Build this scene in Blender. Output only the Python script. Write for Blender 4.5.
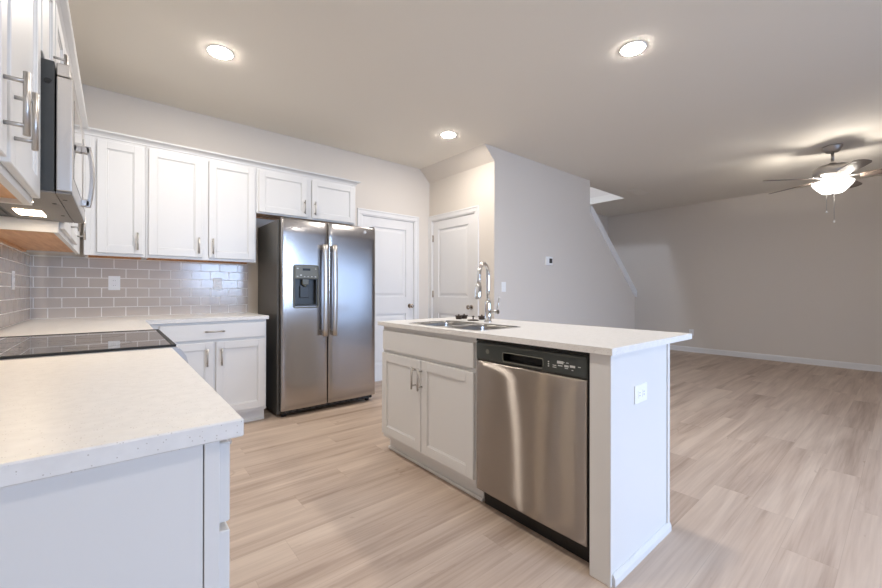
import bpy, bmesh, math, random
from mathutils import Vector, Matrix, Euler

random.seed(7)
for o in list(bpy.data.objects):
    bpy.data.objects.remove(o, do_unlink=True)
SC = bpy.context.scene
COL = SC.collection
PI = math.pi

# ------------------------------------------------------------------ camera
FPX, YAW, PX, PY, CAMH, PITCH, ROLL = 390.25, math.radians(39.897), 441.0, 290.65, 1.1264, 0.0019, 0.002
F0 = Vector((math.sin(YAW), math.cos(YAW), 0)); R0 = Vector((math.cos(YAW), -math.sin(YAW), 0)); Z0 = Vector((0, 0, 1))
FW = F0 * math.cos(PITCH) + Z0 * math.sin(PITCH)
U1 = -F0 * math.sin(PITCH) + Z0 * math.cos(PITCH)
RT = R0 * math.cos(ROLL) + U1 * math.sin(ROLL)
UP = U1 * math.cos(ROLL) - R0 * math.sin(ROLL)
cd = bpy.data.cameras.new('camera'); cam = bpy.data.objects.new('camera', cd); COL.objects.link(cam)
cam.matrix_world = Matrix(((RT.x, UP.x, -FW.x, 0), (RT.y, UP.y, -FW.y, 0), (RT.z, UP.z, -FW.z, CAMH), (0, 0, 0, 1)))
cd.sensor_width = 36; cd.lens = FPX / 882 * 36
cd.shift_x = 0.0; cd.shift_y = (PY - 294.0) / 882.0
cd.clip_start = 0.02
SC.camera = cam

# ------------------------------------------------------------------ world, daylight, exposure
W = bpy.data.worlds.new('sky'); SC.world = W; W.use_nodes = True
wn = W.node_tree.nodes; bg = wn['Background']
bg.inputs[0].default_value = (0.55, 0.72, 1.0, 1); bg.inputs[1].default_value = 1.6
SC.view_settings.view_transform = 'Standard'; SC.view_settings.look = 'None'
SC.view_settings.exposure = 0.42; SC.view_settings.gamma = 1.0
SC.view_settings.use_curve_mapping = False


def area(name, loc, rot, sx, sy, power, color, spread=180):
    l = bpy.data.lights.new(name, 'AREA'); l.shape = 'RECTANGLE'; l.size = sx; l.size_y = sy
    l.energy = power; l.color = color; l.spread = math.radians(spread)
    o = bpy.data.objects.new(name, l); COL.objects.link(o); o.location = loc; o.rotation_euler = rot
    return o


DAY = (0.70, 0.80, 1.0)
CAN_L, CAN_COL = 225.0, (255, 247, 237)
FAN_W = 9.0
# daylight outside the patio glass and an added unseen window, both in the wall behind the viewer
area('daylight_patio', (4.75, -3.42, 1.15), (-PI / 2, 0, PI), 2.9, 1.9, 15, (0.36, 0.56, 1.0))
area('daylight_added_window', (2.25, -3.45, 1.62), (math.radians(-62), 0, PI), 1.4, 1.1, 92, (0.50, 0.68, 1.0), 130)  # added source, bluish light for the end panels facing the viewer
# upstairs window light coming down the stairwell
area('daylight_stairwell', (4.05, 3.55, 4.15), (0, math.radians(-62), 0), 0.34, 0.25, 29, DAY)


# ------------------------------------------------------------------ materials
def lin(c):
    return tuple(((v / 255.0) / 12.92 if v / 255.0 <= 0.04045 else ((v / 255.0 + 0.055) / 1.055) ** 2.4) for v in c)


def mat(name, rgb, rough=0.5, metal=0.0, bump=0.0, bscale=200.0, spec=0.5, **kw):
    m = bpy.data.materials.new(name); m.use_nodes = True
    nt = m.node_tree; b = nt.nodes['Principled BSDF']
    c = lin(rgb); b.inputs['Base Color'].default_value = (*c, 1)
    b.inputs['Roughness'].default_value = rough; b.inputs['Metallic'].default_value = metal
    b.inputs['Specular IOR Level'].default_value = spec
    for k, v in kw.items():
        b.inputs[k].default_value = v
    tc = nt.nodes.new('ShaderNodeTexCoord')
    n = nt.nodes.new('ShaderNodeTexNoise'); n.inputs['Scale'].default_value = bscale; n.inputs['Detail'].default_value = 3
    nt.links.new(tc.outputs['Object'], n.inputs['Vector'])
    if bump > 0:
        bp = nt.nodes.new('ShaderNodeBump'); bp.inputs['Strength'].default_value = bump; bp.inputs['Distance'].default_value = 0.001
        nt.links.new(n.outputs['Fac'], bp.inputs['Height']); nt.links.new(bp.outputs['Normal'], b.inputs['Normal'])
    else:
        r = nt.nodes.new('ShaderNodeMapRange')
        r.inputs['To Min'].default_value = max(0.0, rough - 0.03); r.inputs['To Max'].default_value = min(1, rough + 0.03)
        nt.links.new(n.outputs['Fac'], r.inputs['Value']); nt.links.new(r.outputs['Result'], b.inputs['Roughness'])
    return m


def emis(name, rgb, strength):
    m = bpy.data.materials.new(name); m.use_nodes = True
    nt = m.node_tree; nt.nodes.remove(nt.nodes['Principled BSDF'])
    e = nt.nodes.new('ShaderNodeEmission'); e.inputs[0].default_value = (*lin(rgb), 1); e.inputs[1].default_value = strength
    nt.links.new(e.outputs[0], nt.nodes['Material Output'].inputs[0])
    return m


def brushed(name, rgb, rough, aniso, rot, wave=0.0, wscale=3.0, streak=(0.6, 0.6, 260)):
    """brushed stainless: anisotropic metal, fine streaks, slow waviness of the sheet"""
    m = bpy.data.materials.new(name); m.use_nodes = True
    nt = m.node_tree; b = nt.nodes['Principled BSDF']; L = nt.links.new
    b.inputs['Base Color'].default_value = (*lin(rgb), 1); b.inputs['Metallic'].default_value = 1.0
    b.inputs['Anisotropic'].default_value = aniso; b.inputs['Anisotropic Rotation'].default_value = rot
    tg = nt.nodes.new('ShaderNodeTangent'); tg.direction_type = 'RADIAL'; tg.axis = 'Z'
    L(tg.outputs[0], b.inputs['Tangent'])
    tc = nt.nodes.new('ShaderNodeTexCoord'); mp = nt.nodes.new('ShaderNodeMapping'); mp.inputs['Scale'].default_value = streak
    L(tc.outputs['Object'], mp.inputs['Vector'])
    n = nt.nodes.new('ShaderNodeTexNoise'); n.inputs['Scale'].default_value = 3; n.inputs['Detail'].default_value = 4
    L(mp.outputs[0], n.inputs['Vector'])
    r = nt.nodes.new('ShaderNodeMapRange'); r.inputs['To Min'].default_value = rough * 0.94; r.inputs['To Max'].default_value = rough * 1.06
    L(n.outputs['Fac'], r.inputs['Value']); L(r.outputs['Result'], b.inputs['Roughness'])
    if wave > 0:
        n2 = nt.nodes.new('ShaderNodeTexNoise'); n2.inputs['Scale'].default_value = wscale; n2.inputs['Detail'].default_value = 0.5
        L(tc.outputs['Object'], n2.inputs['Vector'])
        bp = nt.nodes.new('ShaderNodeBump'); bp.inputs['Strength'].default_value = 1.0; bp.inputs['Distance'].default_value = wave
        L(n2.outputs['Fac'], bp.inputs['Height']); L(bp.outputs['Normal'], b.inputs['Normal'])
    return m


def brushed_sheet(name, rgb, rough, aniso, rot, wave, wscale):
    """long-grain brushed sheet: lamps smear into tall narrow streaks"""
    m = bpy.data.materials.new(name); m.use_nodes = True
    nt = m.node_tree; nt.nodes.remove(nt.nodes['Principled BSDF']); L = nt.links.new
    tg = nt.nodes.new('ShaderNodeTangent'); tg.direction_type = 'RADIAL'; tg.axis = 'Z'
    tc = nt.nodes.new('ShaderNodeTexCoord')
    n2 = nt.nodes.new('ShaderNodeTexNoise'); n2.inputs['Scale'].default_value = wscale; n2.inputs['Detail'].default_value = 0.5
    L(tc.outputs['Object'], n2.inputs['Vector'])
    bp = nt.nodes.new('ShaderNodeBump'); bp.inputs['Distance'].default_value = wave; L(n2.outputs['Fac'], bp.inputs['Height'])
    out = []
    for rg, an in ((rough, aniso), (0.30, 0.5)):
        g = nt.nodes.new('ShaderNodeBsdfAnisotropic'); g.inputs['Color'].default_value = (*lin(rgb), 1)
        g.inputs['Roughness'].default_value = rg; g.inputs['Anisotropy'].default_value = an; g.inputs['Rotation'].default_value = rot
        L(tg.outputs[0], g.inputs['Tangent']); L(bp.outputs[0], g.inputs['Normal']); out.append(g)
    mx = nt.nodes.new('ShaderNodeMixShader'); mx.inputs[0].default_value = 0.30
    L(out[0].outputs[0], mx.inputs[1]); L(out[1].outputs[0], mx.inputs[2]); L(mx.outputs[0], nt.nodes['Material Output'].inputs[0])
    return m


def quartz():
    m = bpy.data.materials.new('white_quartz'); m.use_nodes = True
    nt = m.node_tree; b = nt.nodes['Principled BSDF']; L = nt.links.new
    tc = nt.nodes.new('ShaderNodeTexCoord')
    v = nt.nodes.new('ShaderNodeTexVoronoi'); v.inputs['Scale'].default_value = 300
    L(tc.outputs['Object'], v.inputs['Vector'])
    sp = nt.nodes.new('ShaderNodeSeparateColor'); L(v.outputs['Color'], sp.inputs[0])
    gt = nt.nodes.new('ShaderNodeMath'); gt.operation = 'GREATER_THAN'; gt.inputs[1].default_value = 0.90
    L(sp.outputs[0], gt.inputs[0])
    lt = nt.nodes.new('ShaderNodeMath'); lt.operation = 'LESS_THAN'; lt.inputs[1].default_value = 0.30
    L(v.outputs['Distance'], lt.inputs[0])
    mu = nt.nodes.new('ShaderNodeMath'); mu.operation = 'MULTIPLY'; L(gt.outputs[0], mu.inputs[0]); L(lt.outputs[0], mu.inputs[1])
    n = nt.nodes.new('ShaderNodeTexNoise'); n.inputs['Scale'].default_value = 40; n.inputs['Detail'].default_value = 6
    L(tc.outputs['Object'], n.inputs['Vector'])
    r = nt.nodes.new('ShaderNodeValToRGB')
    r.color_ramp.elements[0].color = (*lin((227, 225, 222)), 1); r.color_ramp.elements[0].position = 0.35
    r.color_ramp.elements[1].color = (*lin((233, 231, 228)), 1); r.color_ramp.elements[1].position = 0.62
    L(n.outputs['Fac'], r.inputs[0])
    mx = nt.nodes.new('ShaderNodeMix'); mx.data_type = 'RGBA'
    L(mu.outputs[0], mx.inputs[0]); L(r.outputs[0], mx.inputs[6]); mx.inputs[7].default_value = (*lin((196, 190, 184)), 1)
    L(mx.outputs[2], b.inputs['Base Color'])
    b.inputs['Roughness'].default_value = 0.36
    b.inputs['Specular IOR Level'].default_value = 0.35
    return m


def plank_floor():
    m = bpy.data.materials.new('vinyl_plank'); m.use_nodes = True
    nt = m.node_tree; b = nt.nodes['Principled BSDF']; L = nt.links.new; N = nt.nodes.new
    def math_(op, a=None, bb=None):
        q = N('ShaderNodeMath'); q.operation = op
        for i, s in enumerate((a, bb)):
            if s is None: continue
            if isinstance(s, (int, float)): q.inputs[i].default_value = s
            else: L(s, q.inputs[i])
        return q.outputs[0]
    tc = N('ShaderNodeTexCoord'); sx = N('ShaderNodeSeparateXYZ'); L(tc.outputs['Object'], sx.inputs[0])
    X, Y = sx.outputs[0], sx.outputs[1]
    WD, LN = 0.181, 1.22
    yr = math_('DIVIDE', Y, WD); row = math_('FLOOR', yr); fy = math_('FRACT', yr)
    wnz = N('ShaderNodeTexWhiteNoise'); wnz.noise_dimensions = '1D'; L(row, wnz.inputs['W'])
    xs = math_('ADD', math_('DIVIDE', X, LN), wnz.outputs['Value']); colm = math_('FLOOR', xs); fx = math_('FRACT', xs)
    cb = N('ShaderNodeCombineXYZ'); L(row, cb.inputs[0]); L(colm, cb.inputs[1])
    w2 = N('ShaderNodeTexWhiteNoise'); w2.noise_dimensions = '3D'; L(cb.outputs[0], w2.inputs['Vector'])
    pid = w2.outputs['Value']
    off = N('ShaderNodeVectorMath'); off.operation = 'SCALE'; L(w2.outputs['Color'], off.inputs[0]); off.inputs['Scale'].default_value = 40
    base = N('ShaderNodeVectorMath'); base.operation = 'ADD'; L(tc.outputs['Object'], base.inputs[0]); L(off.outputs[0], base.inputs[1])
    def stretched(scale, sc, det, dist=0.0):
        mp = N('ShaderNodeMapping'); mp.inputs['Scale'].default_value = scale; L(base.outputs[0], mp.inputs['Vector'])
        n = N('ShaderNodeTexNoise'); n.inputs['Scale'].default_value = sc; n.inputs['Detail'].default_value = det
        n.inputs['Distortion'].default_value = dist
        L(mp.outputs[0], n.inputs['Vector']); return n.outputs['Fac']
    broad = stretched((0.55, 6.5, 1), 1.4, 2.5, 0.6)
    fine = stretched((1.2, 34, 1), 2.2, 5, 0.3)
    knot = stretched((2.2, 5.0, 1), 2.6, 2, 1.2)
    r = N('ShaderNodeValToRGB'); e = r.color_ramp.elements
    e[0].position = 0.28; e[0].color = (*lin((158, 138, 122)), 1)
    e[1].position = 0.66; e[1].color = (*lin((210, 192, 175)), 1)
    q = e.new(0.46); q.color = (*lin((190, 170, 154)), 1)
    t = math_('ADD', math_('MULTIPLY', broad, 0.62), math_('MULTIPLY', fine, 0.30))
    t = math_('ADD', t, math_('MULTIPLY', math_('SUBTRACT', pid, 0.5), 0.11))
    t = math_('ADD', t, 0.045)
    L(t, r.inputs[0])
    kr = N('ShaderNodeMapRange'); kr.inputs['From Min'].default_value = 0.70; kr.inputs['From Max'].default_value = 0.82
    kr.inputs['To Max'].default_value = 0.5
    L(knot, kr.inputs['Value'])
    mk = N('ShaderNodeMix'); mk.data_type = 'RGBA'; L(kr.outputs[0], mk.inputs[0]); L(r.outputs[0], mk.inputs[6])
    mk.inputs[7].default_value = (*lin((146, 120, 100)), 1)
    # seams
    ey = math_('MULTIPLY', math_('MINIMUM', fy, math_('SUBTRACT', 1.0, fy)), WD)
    ex = math_('MULTIPLY', math_('MINIMUM', fx, math_('SUBTRACT', 1.0, fx)), LN)
    seam = math_('LESS_THAN', math_('MINIMUM', ex, ey), 0.0011)
    ms = N('ShaderNodeMix'); ms.data_type = 'RGBA'; L(math_('MULTIPLY', seam, 0.17), ms.inputs[0]); L(mk.outputs[2], ms.inputs[6])
    ms.inputs[7].default_value = (*lin((110, 92, 78)), 1)
    L(ms.outputs[2], b.inputs['Base Color'])
    rr = N('ShaderNodeMapRange'); rr.inputs['To Min'].default_value = 0.45; rr.inputs['To Max'].default_value = 0.60
    L(fine, rr.inputs['Value']); L(rr.outputs[0], b.inputs['Roughness'])
    b.inputs['Specular IOR Level'].default_value = 0.2
    bp = N('ShaderNodeBump'); bp.inputs['Strength'].default_value = 0.25; bp.inputs['Distance'].default_value = 0.0008
    L(fine, bp.inputs['Height']); L(bp.outputs[0], b.inputs['Normal'])
    return m


def wood_under():
    m = bpy.data.materials.new('maple_veneer'); m.use_nodes = True
    nt = m.node_tree; b = nt.nodes['Principled BSDF']; L = nt.links.new
    tc = nt.nodes.new('ShaderNodeTexCoord'); mp = nt.nodes.new('ShaderNodeMapping'); mp.inputs['Scale'].default_value = (14, 1, 14)
    L(tc.outputs['Object'], mp.inputs[0])
    n = nt.nodes.new('ShaderNodeTexNoise'); n.inputs['Scale'].default_value = 4; n.inputs['Detail'].default_value = 5; L(mp.outputs[0], n.inputs['Vector'])
    r = nt.nodes.new('ShaderNodeValToRGB')
    r.color_ramp.elements[0].color = (*lin((196, 140, 92)), 1); r.color_ramp.elements[1].color = (*lin((222, 174, 128)), 1)
    r.color_ramp.elements[0].position = .3; r.color_ramp.elements[1].position = .7
    L(n.outputs['Fac'], r.inputs[0]); L(r.outputs[0], b.inputs['Base Color']); b.inputs['Roughness'].default_value = 0.45
    return m


def tile_mat():
    m = bpy.data.materials.new('grey_glazed_tile'); m.use_nodes = True
    nt = m.node_tree; b = nt.nodes['Principled BSDF']; L = nt.links.new
    tc = nt.nodes.new('ShaderNodeTexCoord')
    n = nt.nodes.new('ShaderNodeTexNoise'); n.inputs['Scale'].default_value = 2.2; n.inputs['Detail'].default_value = 2
    L(tc.outputs['Object'], n.inputs['Vector'])
    r = nt.nodes.new('ShaderNodeValToRGB')
    r.color_ramp.elements[0].color = (*lin((194, 182, 172)), 1); r.color_ramp.elements[1].color = (*lin((204, 193, 183)), 1)
    L(n.outputs['Fac'], r.inputs[0]); L(r.outputs[0], b.inputs['Base Color'])
    b.inputs['Roughness'].default_value = 0.17
    n2 = nt.nodes.new('ShaderNodeTexNoise'); n2.inputs['Scale'].default_value = 26; n2.inputs['Detail'].default_value = 1
    L(tc.outputs['Object'], n2.inputs['Vector'])
    bp = nt.nodes.new('ShaderNodeBump'); bp.inputs['Strength'].default_value = 0.10; bp.inputs['Distance'].default_value = 0.0015
    L(n2.outputs['Fac'], bp.inputs['Height']); L(bp.outputs[0], b.inputs['Normal'])
    return m


def clear_glass():
    m = bpy.data.materials.new('window_glass'); m.use_nodes = True
    nt = m.node_tree; nt.nodes.remove(nt.nodes['Principled BSDF']); L = nt.links.new
    t = nt.nodes.new('ShaderNodeBsdfTransparent'); g = nt.nodes.new('ShaderNodeBsdfGlossy'); g.inputs['Roughness'].default_value = 0.02
    fr = nt.nodes.new('ShaderNodeFresnel'); fr.inputs[0].default_value = 1.45
    mx = nt.nodes.new('ShaderNodeMixShader'); L(fr.outputs[0], mx.inputs[0]); L(t.outputs[0], mx.inputs[1]); L(g.outputs[0], mx.inputs[2])
    L(mx.outputs[0], nt.nodes['Material Output'].inputs[0])
    return m


M = dict(
    wall=mat('greige_wall_paint', (223, 215, 205), 0.75, bump=0.15, bscale=260),
    ceil=mat('ceiling_paint', (236, 230, 219), 0.85, bump=0.35, bscale=180),
    trim=mat('white_trim_paint', (232, 231, 230), 0.38),
    cab=mat('white_cabinet_paint', (224, 223, 221), 0.35),
    cabdark=mat('cabinet_interior_gap', (120, 116, 112), 0.6),
    floor=plank_floor(), quartz=quartz(), tile=tile_mat(), wood=wood_under(),
    grout=mat('pale_grout', (246, 242, 237), 0.8, bump=0.2, bscale=400),
    nickel=mat('brushed_nickel', (190, 186, 182), 0.38, 1.0),
    chrome=mat('polished_chrome', (222, 222, 222), 0.07, 1.0),
    knob=mat('satin_nickel_knob', (176, 164, 152), 0.25, 1.0),
    fridge=brushed('brushed_stainless_fridge', (178, 175, 174), 0.19, 0.4, 0.0, wave=0.006, wscale=2.0, streak=(0.6, 0.6, 220)),
    steel=brushed_sheet('brushed_stainless_dishwasher', (176, 168, 160), 0.20, 0.90, 0.0, 0.0035, 2.5),
    steel2=brushed('brushed_stainless_appliance', (202, 199, 196), 0.34, 0.5, 0.0),
    sinksteel=mat('satin_sink_steel', (206, 203, 200), 0.28, 1.0),
    side=mat('dark_grey_textured_steel', (98, 96, 92), 0.42, 0.55, bump=0.3, bscale=500),
    mwside=mat('charcoal_painted_steel', (66, 68, 68), 0.42, 0.3, bump=0.2, bscale=500),
    black=mat('black_plastic', (18, 18, 18), 0.4),
    blackgloss=mat('black_ceramic_glass', (150, 147, 145), 0.0, 0.75, spec=0.8, **{'IOR': 1.6}),
    gasket=mat('black_rubber', (14, 14, 14), 0.6),
    dwpanel=mat('graphite_plastic', (62, 66, 63), 0.30),
    disp=mat('graphite_dispenser_plastic', (108, 108, 98), 0.35),
    dispdark=mat('dark_dispenser_cavity', (52, 56, 58), 0.35),
    white=mat('white_plastic', (244, 244, 243), 0.35),
    mark=mat('pale_printed_marks', (206, 208, 206), 0.5),
    ring=mat('grey_printed_ring', (74, 74, 76), 0.25),
    slot=mat('dark_slot', (60, 58, 56), 0.6),
    blade=mat('grey_brown_fan_blade', (120, 106, 96), 0.45),
    bowl=emis('lit_frosted_glass', (255, 250, 242), 3.0),
    mwlamp=emis('lit_hood_lamp', (255, 230, 192), 27.0),
    digit=emis('dim_display', (120, 140, 150), 0.05),
    glass=clear_glass(),
    ground=mat('patio_concrete', (170, 168, 164), 0.9, bump=0.4, bscale=60),
)

# ------------------------------------------------------------------ mesh helpers
ID = lambda u, v, w: (u, v, w)


def face_ny(y):   # u -> +x, v -> z, w -> out towards -y
    return lambda u, v, w: (u, y - w, v)


def face_px(x):   # u -> +y, v -> z, w -> out towards +x
    return lambda u, v, w: (x + w, u, v)


def face_nx(x):   # u -> +y, v -> z, w -> out towards -x
    return lambda u, v, w: (x - w, u, v)


def face_py(y):
    return lambda u, v, w: (u, y + w, v)


class MB:
    def __init__(self, T=ID):
        self.bm = bmesh.new(); self.T = T

    def _merge(self, b, smooth=False):
        for v in b.verts: v.co = Vector(self.T(*v.co))
        bmesh.ops.recalc_face_normals(b, faces=b.faces)
        for f in b.faces: f.smooth = smooth if not isinstance(smooth, float) else True
        me = bpy.data.meshes.new('t'); b.to_mesh(me); b.free()
        self.bm.from_mesh(me); bpy.data.meshes.remove(me)
        return self

    def box(self, a, b, bev=0.0, seg=1):
        q = bmesh.new(); bmesh.ops.create_cube(q, size=1)
        lo = [min(a[i], b[i]) for i in range(3)]; hi = [max(a[i], b[i]) for i in range(3)]
        for v in q.verts: v.co = Vector([(lo[i] + hi[i]) / 2 + v.co[i] * (hi[i] - lo[i]) for i in range(3)])
        if bev > 0:
            bev = min(bev, min(hi[i] - lo[i] for i in range(3)) * 0.45)
            bmesh.ops.bevel(q, geom=list(q.edges), offset=bev, segments=seg, profile=0.5, affect='EDGES')
        return self._merge(q)

    def prism(self, pts, lo, hi, axis=1, bev=0.0):
        """polygon extruded along an axis; pts are the other two coordinates in order"""
        q = bmesh.new()
        def mk(p, h):
            c = list(p); c.insert(axis, h); return q.verts.new(c)
        A = [mk(p, lo) for p in pts]; B = [mk(p, hi) for p in pts]; n = len(pts)
        q.faces.new(A); q.faces.new(B[::-1])
        for i in range(n): q.faces.new((A[i], A[(i + 1) % n], B[(i + 1) % n], B[i]))
        if bev > 0: bmesh.ops.bevel(q, geom=list(q.edges), offset=bev, segments=1, affect='EDGES')
        return self._merge(q)

    def cyl(self, p, q_, r, r2=None, n=20, bev=0.0):
        p, q_ = Vector(p), Vector(q_); d = q_ - p
        b = bmesh.new(); bmesh.ops.create_cone(b, cap_ends=True, segments=n, radius1=r, radius2=r if r2 is None else r2, depth=d.length)
        b.transform(Matrix.Translation((p + q_) / 2) @ d.to_track_quat('Z', 'Y').to_matrix().to_4x4())
        for v in b.verts: v.co = Vector(self.T(*v.co))
        bmesh.ops.recalc_face_normals(b, faces=b.faces)
        for f in b.faces: f.smooth = len(f.verts) == 4
        me = bpy.data.meshes.new('t'); b.to_mesh(me); b.free(); self.bm.from_mesh(me); bpy.data.meshes.remove(me)
        return self

    def lathe(self, prof, c=(0, 0, 0), n=32, axis=(0, 0, 1)):
        """profile of (r, h) turned about an axis through c"""
        b = bmesh.new(); rings = []
        for r, h in prof:
            if r < 1e-6: rings.append([b.verts.new((0, 0, h))])
            else: rings.append([b.verts.new((r * math.cos(2 * PI * i / n), r * math.sin(2 * PI * i / n), h)) for i in range(n)])
        for A, B in zip(rings, rings[1:]):
            for i in range(n):
                j = (i + 1) % n
                if len(A) == 1 and len(B) > 1: b.faces.new((A[0], B[i], B[j]))
                elif len(B) == 1 and len(A) > 1: b.faces.new((A[i], A[j], B[0]))
                elif len(A) > 1: b.faces.new((A[i], A[j], B[j], B[i]))
        b.transform(Matrix.Translation(Vector(c)) @ Vector(axis).to_track_quat('Z', 'Y').to_matrix().to_4x4())
        return self._merge(b, True)

    def tube(self, pts, r, n=14, cap=True):
        pts = [Vector(p) for p in pts]; b = bmesh.new(); rings = []
        rr = r if isinstance(r, (list, tuple)) else [r] * len(pts)
        up = Vector((0, 0, 1)); prev = None
        for i, p in enumerate(pts):
            t = (pts[min(i + 1, len(pts) - 1)] - pts[max(i - 1, 0)]).normalized()
            if prev is None:
                a = up if abs(t.dot(up)) < 0.9 else Vector((1, 0, 0)); x = t.cross(a).normalized()
            else:
                x = (prev - t * prev.dot(t)).normalized()
            prev = x; y = t.cross(x)
            rings.append([b.verts.new(p + rr[i] * (x * math.cos(2 * PI * k / n) + y * math.sin(2 * PI * k / n))) for k in range(n)])
        for A, B in zip(rings, rings[1:]):
            for k in range(n): b.faces.new((A[k], A[(k + 1) % n], B[(k + 1) % n], B[k]))
        if cap: b.faces.new(rings[0][::-1]); b.faces.new(rings[-1])
        return self._merge(b, True)

    def grid(self, us, vs, fn, hole=None, back=None):
        """sheet over the grid us x vs with w = fn(u, v); hole = set of skipped cells; back = w of a closing back edge"""
        b = bmesh.new()
        V = [[b.verts.new((u, v, fn(u, v))) for v in vs] for u in us]
        for i in range(len(us) - 1):
            for j in range(len(vs) - 1):
                if hole and hole(0.5 * (us[i] + us[i + 1]), 0.5 * (vs[j] + vs[j + 1])): continue
                b.faces.new((V[i][j], V[i + 1][j], V[i + 1][j + 1], V[i][j + 1]))
        if back is not None:
            per = [(i, 0) for i in range(len(us))] + [(len(us) - 1, j) for j in range(1, len(vs))] + \
                  [(i, len(vs) - 1) for i in range(len(us) - 2, -1, -1)] + [(0, j) for j in range(len(vs) - 2, 0, -1)]
            bk = [b.verts.new((us[i], vs[j], back)) for i, j in per]; n = len(per)
            for k in range(n):
                i, j = per[k]; i2, j2 = per[(k + 1) % n]
                b.faces.new((V[i][j], V[i2][j2], bk[(k + 1) % n], bk[k]))
            b.faces.new(bk)
        return self._merge(b, True)

    def build(self, name, material, parent=None, loc=None):
        wl = Vector(loc) if loc is not None else (wloc(parent) if parent else None)
        if wl is None:
            xs = [v.co for v in self.bm.verts]
            lo = Vector([min(c[i] for c in xs) for i in range(3)]); hi = Vector([max(c[i] for c in xs) for i in range(3)])
            wl = Vector(((lo.x + hi.x) / 2, (lo.y + hi.y) / 2, lo.z))
        me = bpy.data.meshes.new(name)
        for v in self.bm.verts: v.co -= wl
        self.bm.to_mesh(me); self.bm.free()
        me.materials.append(material)
        o = bpy.data.objects.new(name, me); COL.objects.link(o)
        if parent:
            o.parent = parent; o.location = wl - wloc(parent)
        else:
            o.location = wl
        return o


def wloc(o):
    v = Vector((0, 0, 0))
    while o is not None:
        v += o.location; o = o.parent
    return v


def thing(name, label, cat, loc, group=None):
    o = bpy.data.objects.new(name, None); COL.objects.link(o); o.location = loc
    o.empty_display_size = 0.05
    o['label'] = label; o['category'] = cat
    if group: o['group'] = group
    return o


def tag(o, label, cat, group=None):
    o['label'] = label; o['category'] = cat
    if group: o['group'] = group
    return o


def struct(o, label=None, cat=None):
    o['kind'] = 'structure'
    if label: o['label'] = label
    if cat: o['category'] = cat
    return o


# ------------------------------------------------------------------ room dimensions
XL, YB, H = -0.4916, 4.223, 2.775
XP, YS, XF, YR = 3.32, 3.025, 8.309, -3.2
CT = 0.913      # counter top
TH = 0.12
SX0, SX1, SY0 = 3.9, 6.89, 3.2      # stair opening in the ceiling

# floor
struct(MB().box((XL - TH, YR - TH, -0.1), (XF + TH, YB + TH, 0)).build('floor', M['floor'], loc=(0, 0, 0)),
       'pale beige wood-look plank floor', 'floor')
# ceiling
c = MB().box((XL - TH, YR - TH, H), (XF + TH, SY0, H + 0.12)).box((XL - TH, SY0, H), (SX0, YB + TH, H + 0.12)).box((SX1, SY0, H), (XF + TH, YB + TH, H + 0.12))
struct(c.build('ceiling', M['ceil'], loc=(0, 0, H)), 'greige painted ceiling with a stair opening', 'ceiling')
# walls
struct(MB().box((XL - TH, YR - TH, 0), (XL, YB + TH, H)).build('wall_left', M['wall']), 'painted wall behind the range and microwave', 'wall')
DX0, DX1, DZ = 2.286, 3.066, 2.058
struct(MB().box((XL, YB, 0), (DX0, YB + TH, H)).box((DX1, YB, 0), (XF + TH, YB + TH, H)).box((DX0, YB, DZ), (DX1, YB + TH, H))
       .build('wall_back', M['wall']), 'painted wall behind the fridge', 'wall')
PY0, PY1 = 3.33, 4.165
w = MB().box((XP, YS + TH, 0), (XP + TH, PY0, H)).box((XP, PY1, 0), (XP + TH, YB, H)).box((XP, PY0, 2.085), (XP + TH, PY1, H))
w.prism([(3.155, H), (XP, H), (XP, 2.615)], YS, YB, axis=1)
struct(w.build('wall_pantry', M['wall']), 'short wall with a white door and sloped soffit above', 'wall')
struct(MB().prism([(XP, 0), (6.901, 0), (6.901, 1.10), (5.46, 2.33), (5.405, 2.33), (5.405, H), (XP, H)], YS, YS + TH, axis=1)
       .build('wall_stair', M['wall']), 'wall beside the stairs with a sloping top', 'wall')
struct(MB().box((XF, YR - TH, 0), (XF + TH, YB, H)).build('wall_right', M['wall']), 'long far wall of the living room', 'wall')
WX0, WX1, WZ0, WZ1 = 3.2, 6.3, 0.06, 2.05
VX0, VX1, VZ0, VZ1 = 1.50, 3.00, 0.95, 2.15
rw = MB()
for a, b_, z0, z1 in ((XL, VX0, 0, H), (VX1, WX0, 0, H), (WX1, XF, 0, H), (VX0, VX1, 0, VZ0), (VX0, VX1, VZ1, H), (WX0, WX1, 0, WZ0), (WX0, WX1, WZ1, H)):
    rw.box((a, YR - TH, z0), (b_, YR, z1))
struct(rw.build('wall_rear', M['wall']), 'wall with windows behind the viewer', 'wall')
# stairwell above the opening
sw = MB()
sw.box((SX0 - TH, SY0 - TH, H + 0.12), (SX1 + TH, SY0, 5.2)).box((SX0 - TH, YB, H + 0.12), (SX1 + TH, YB + TH, 5.2))
sw.box((SX0 - TH, SY0, H + 0.12), (SX0, YB, 5.2)).box((SX1, SY0, H + 0.12), (SX1 + TH, YB, 5.2))
struct(sw.build('wall_stairwell', M['wall']), 'upper stairwell walls seen through the ceiling opening', 'wall')
struct(MB().box((SX0 - TH, SY0 - TH, 5.2), (SX1 + TH, YB + TH, 5.3)).build('ceiling_stairwell', M['ceil']), 'ceiling high above the stairs', 'ceiling')
# stair flight behind the stair wall
st = MB()
n = 14; rise = H / n; run = 0.232
for i in range(n):
    x1 = 7.05 - i * run
    st.box((x1 - run, YS + TH, 0 if i < 3 else rise * (i - 2.4)), (x1, YB, rise * (i + 1)))
struct(st.build('stair_flight', M['floor']), 'stair flight behind the sloping wall', 'stairs')
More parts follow.
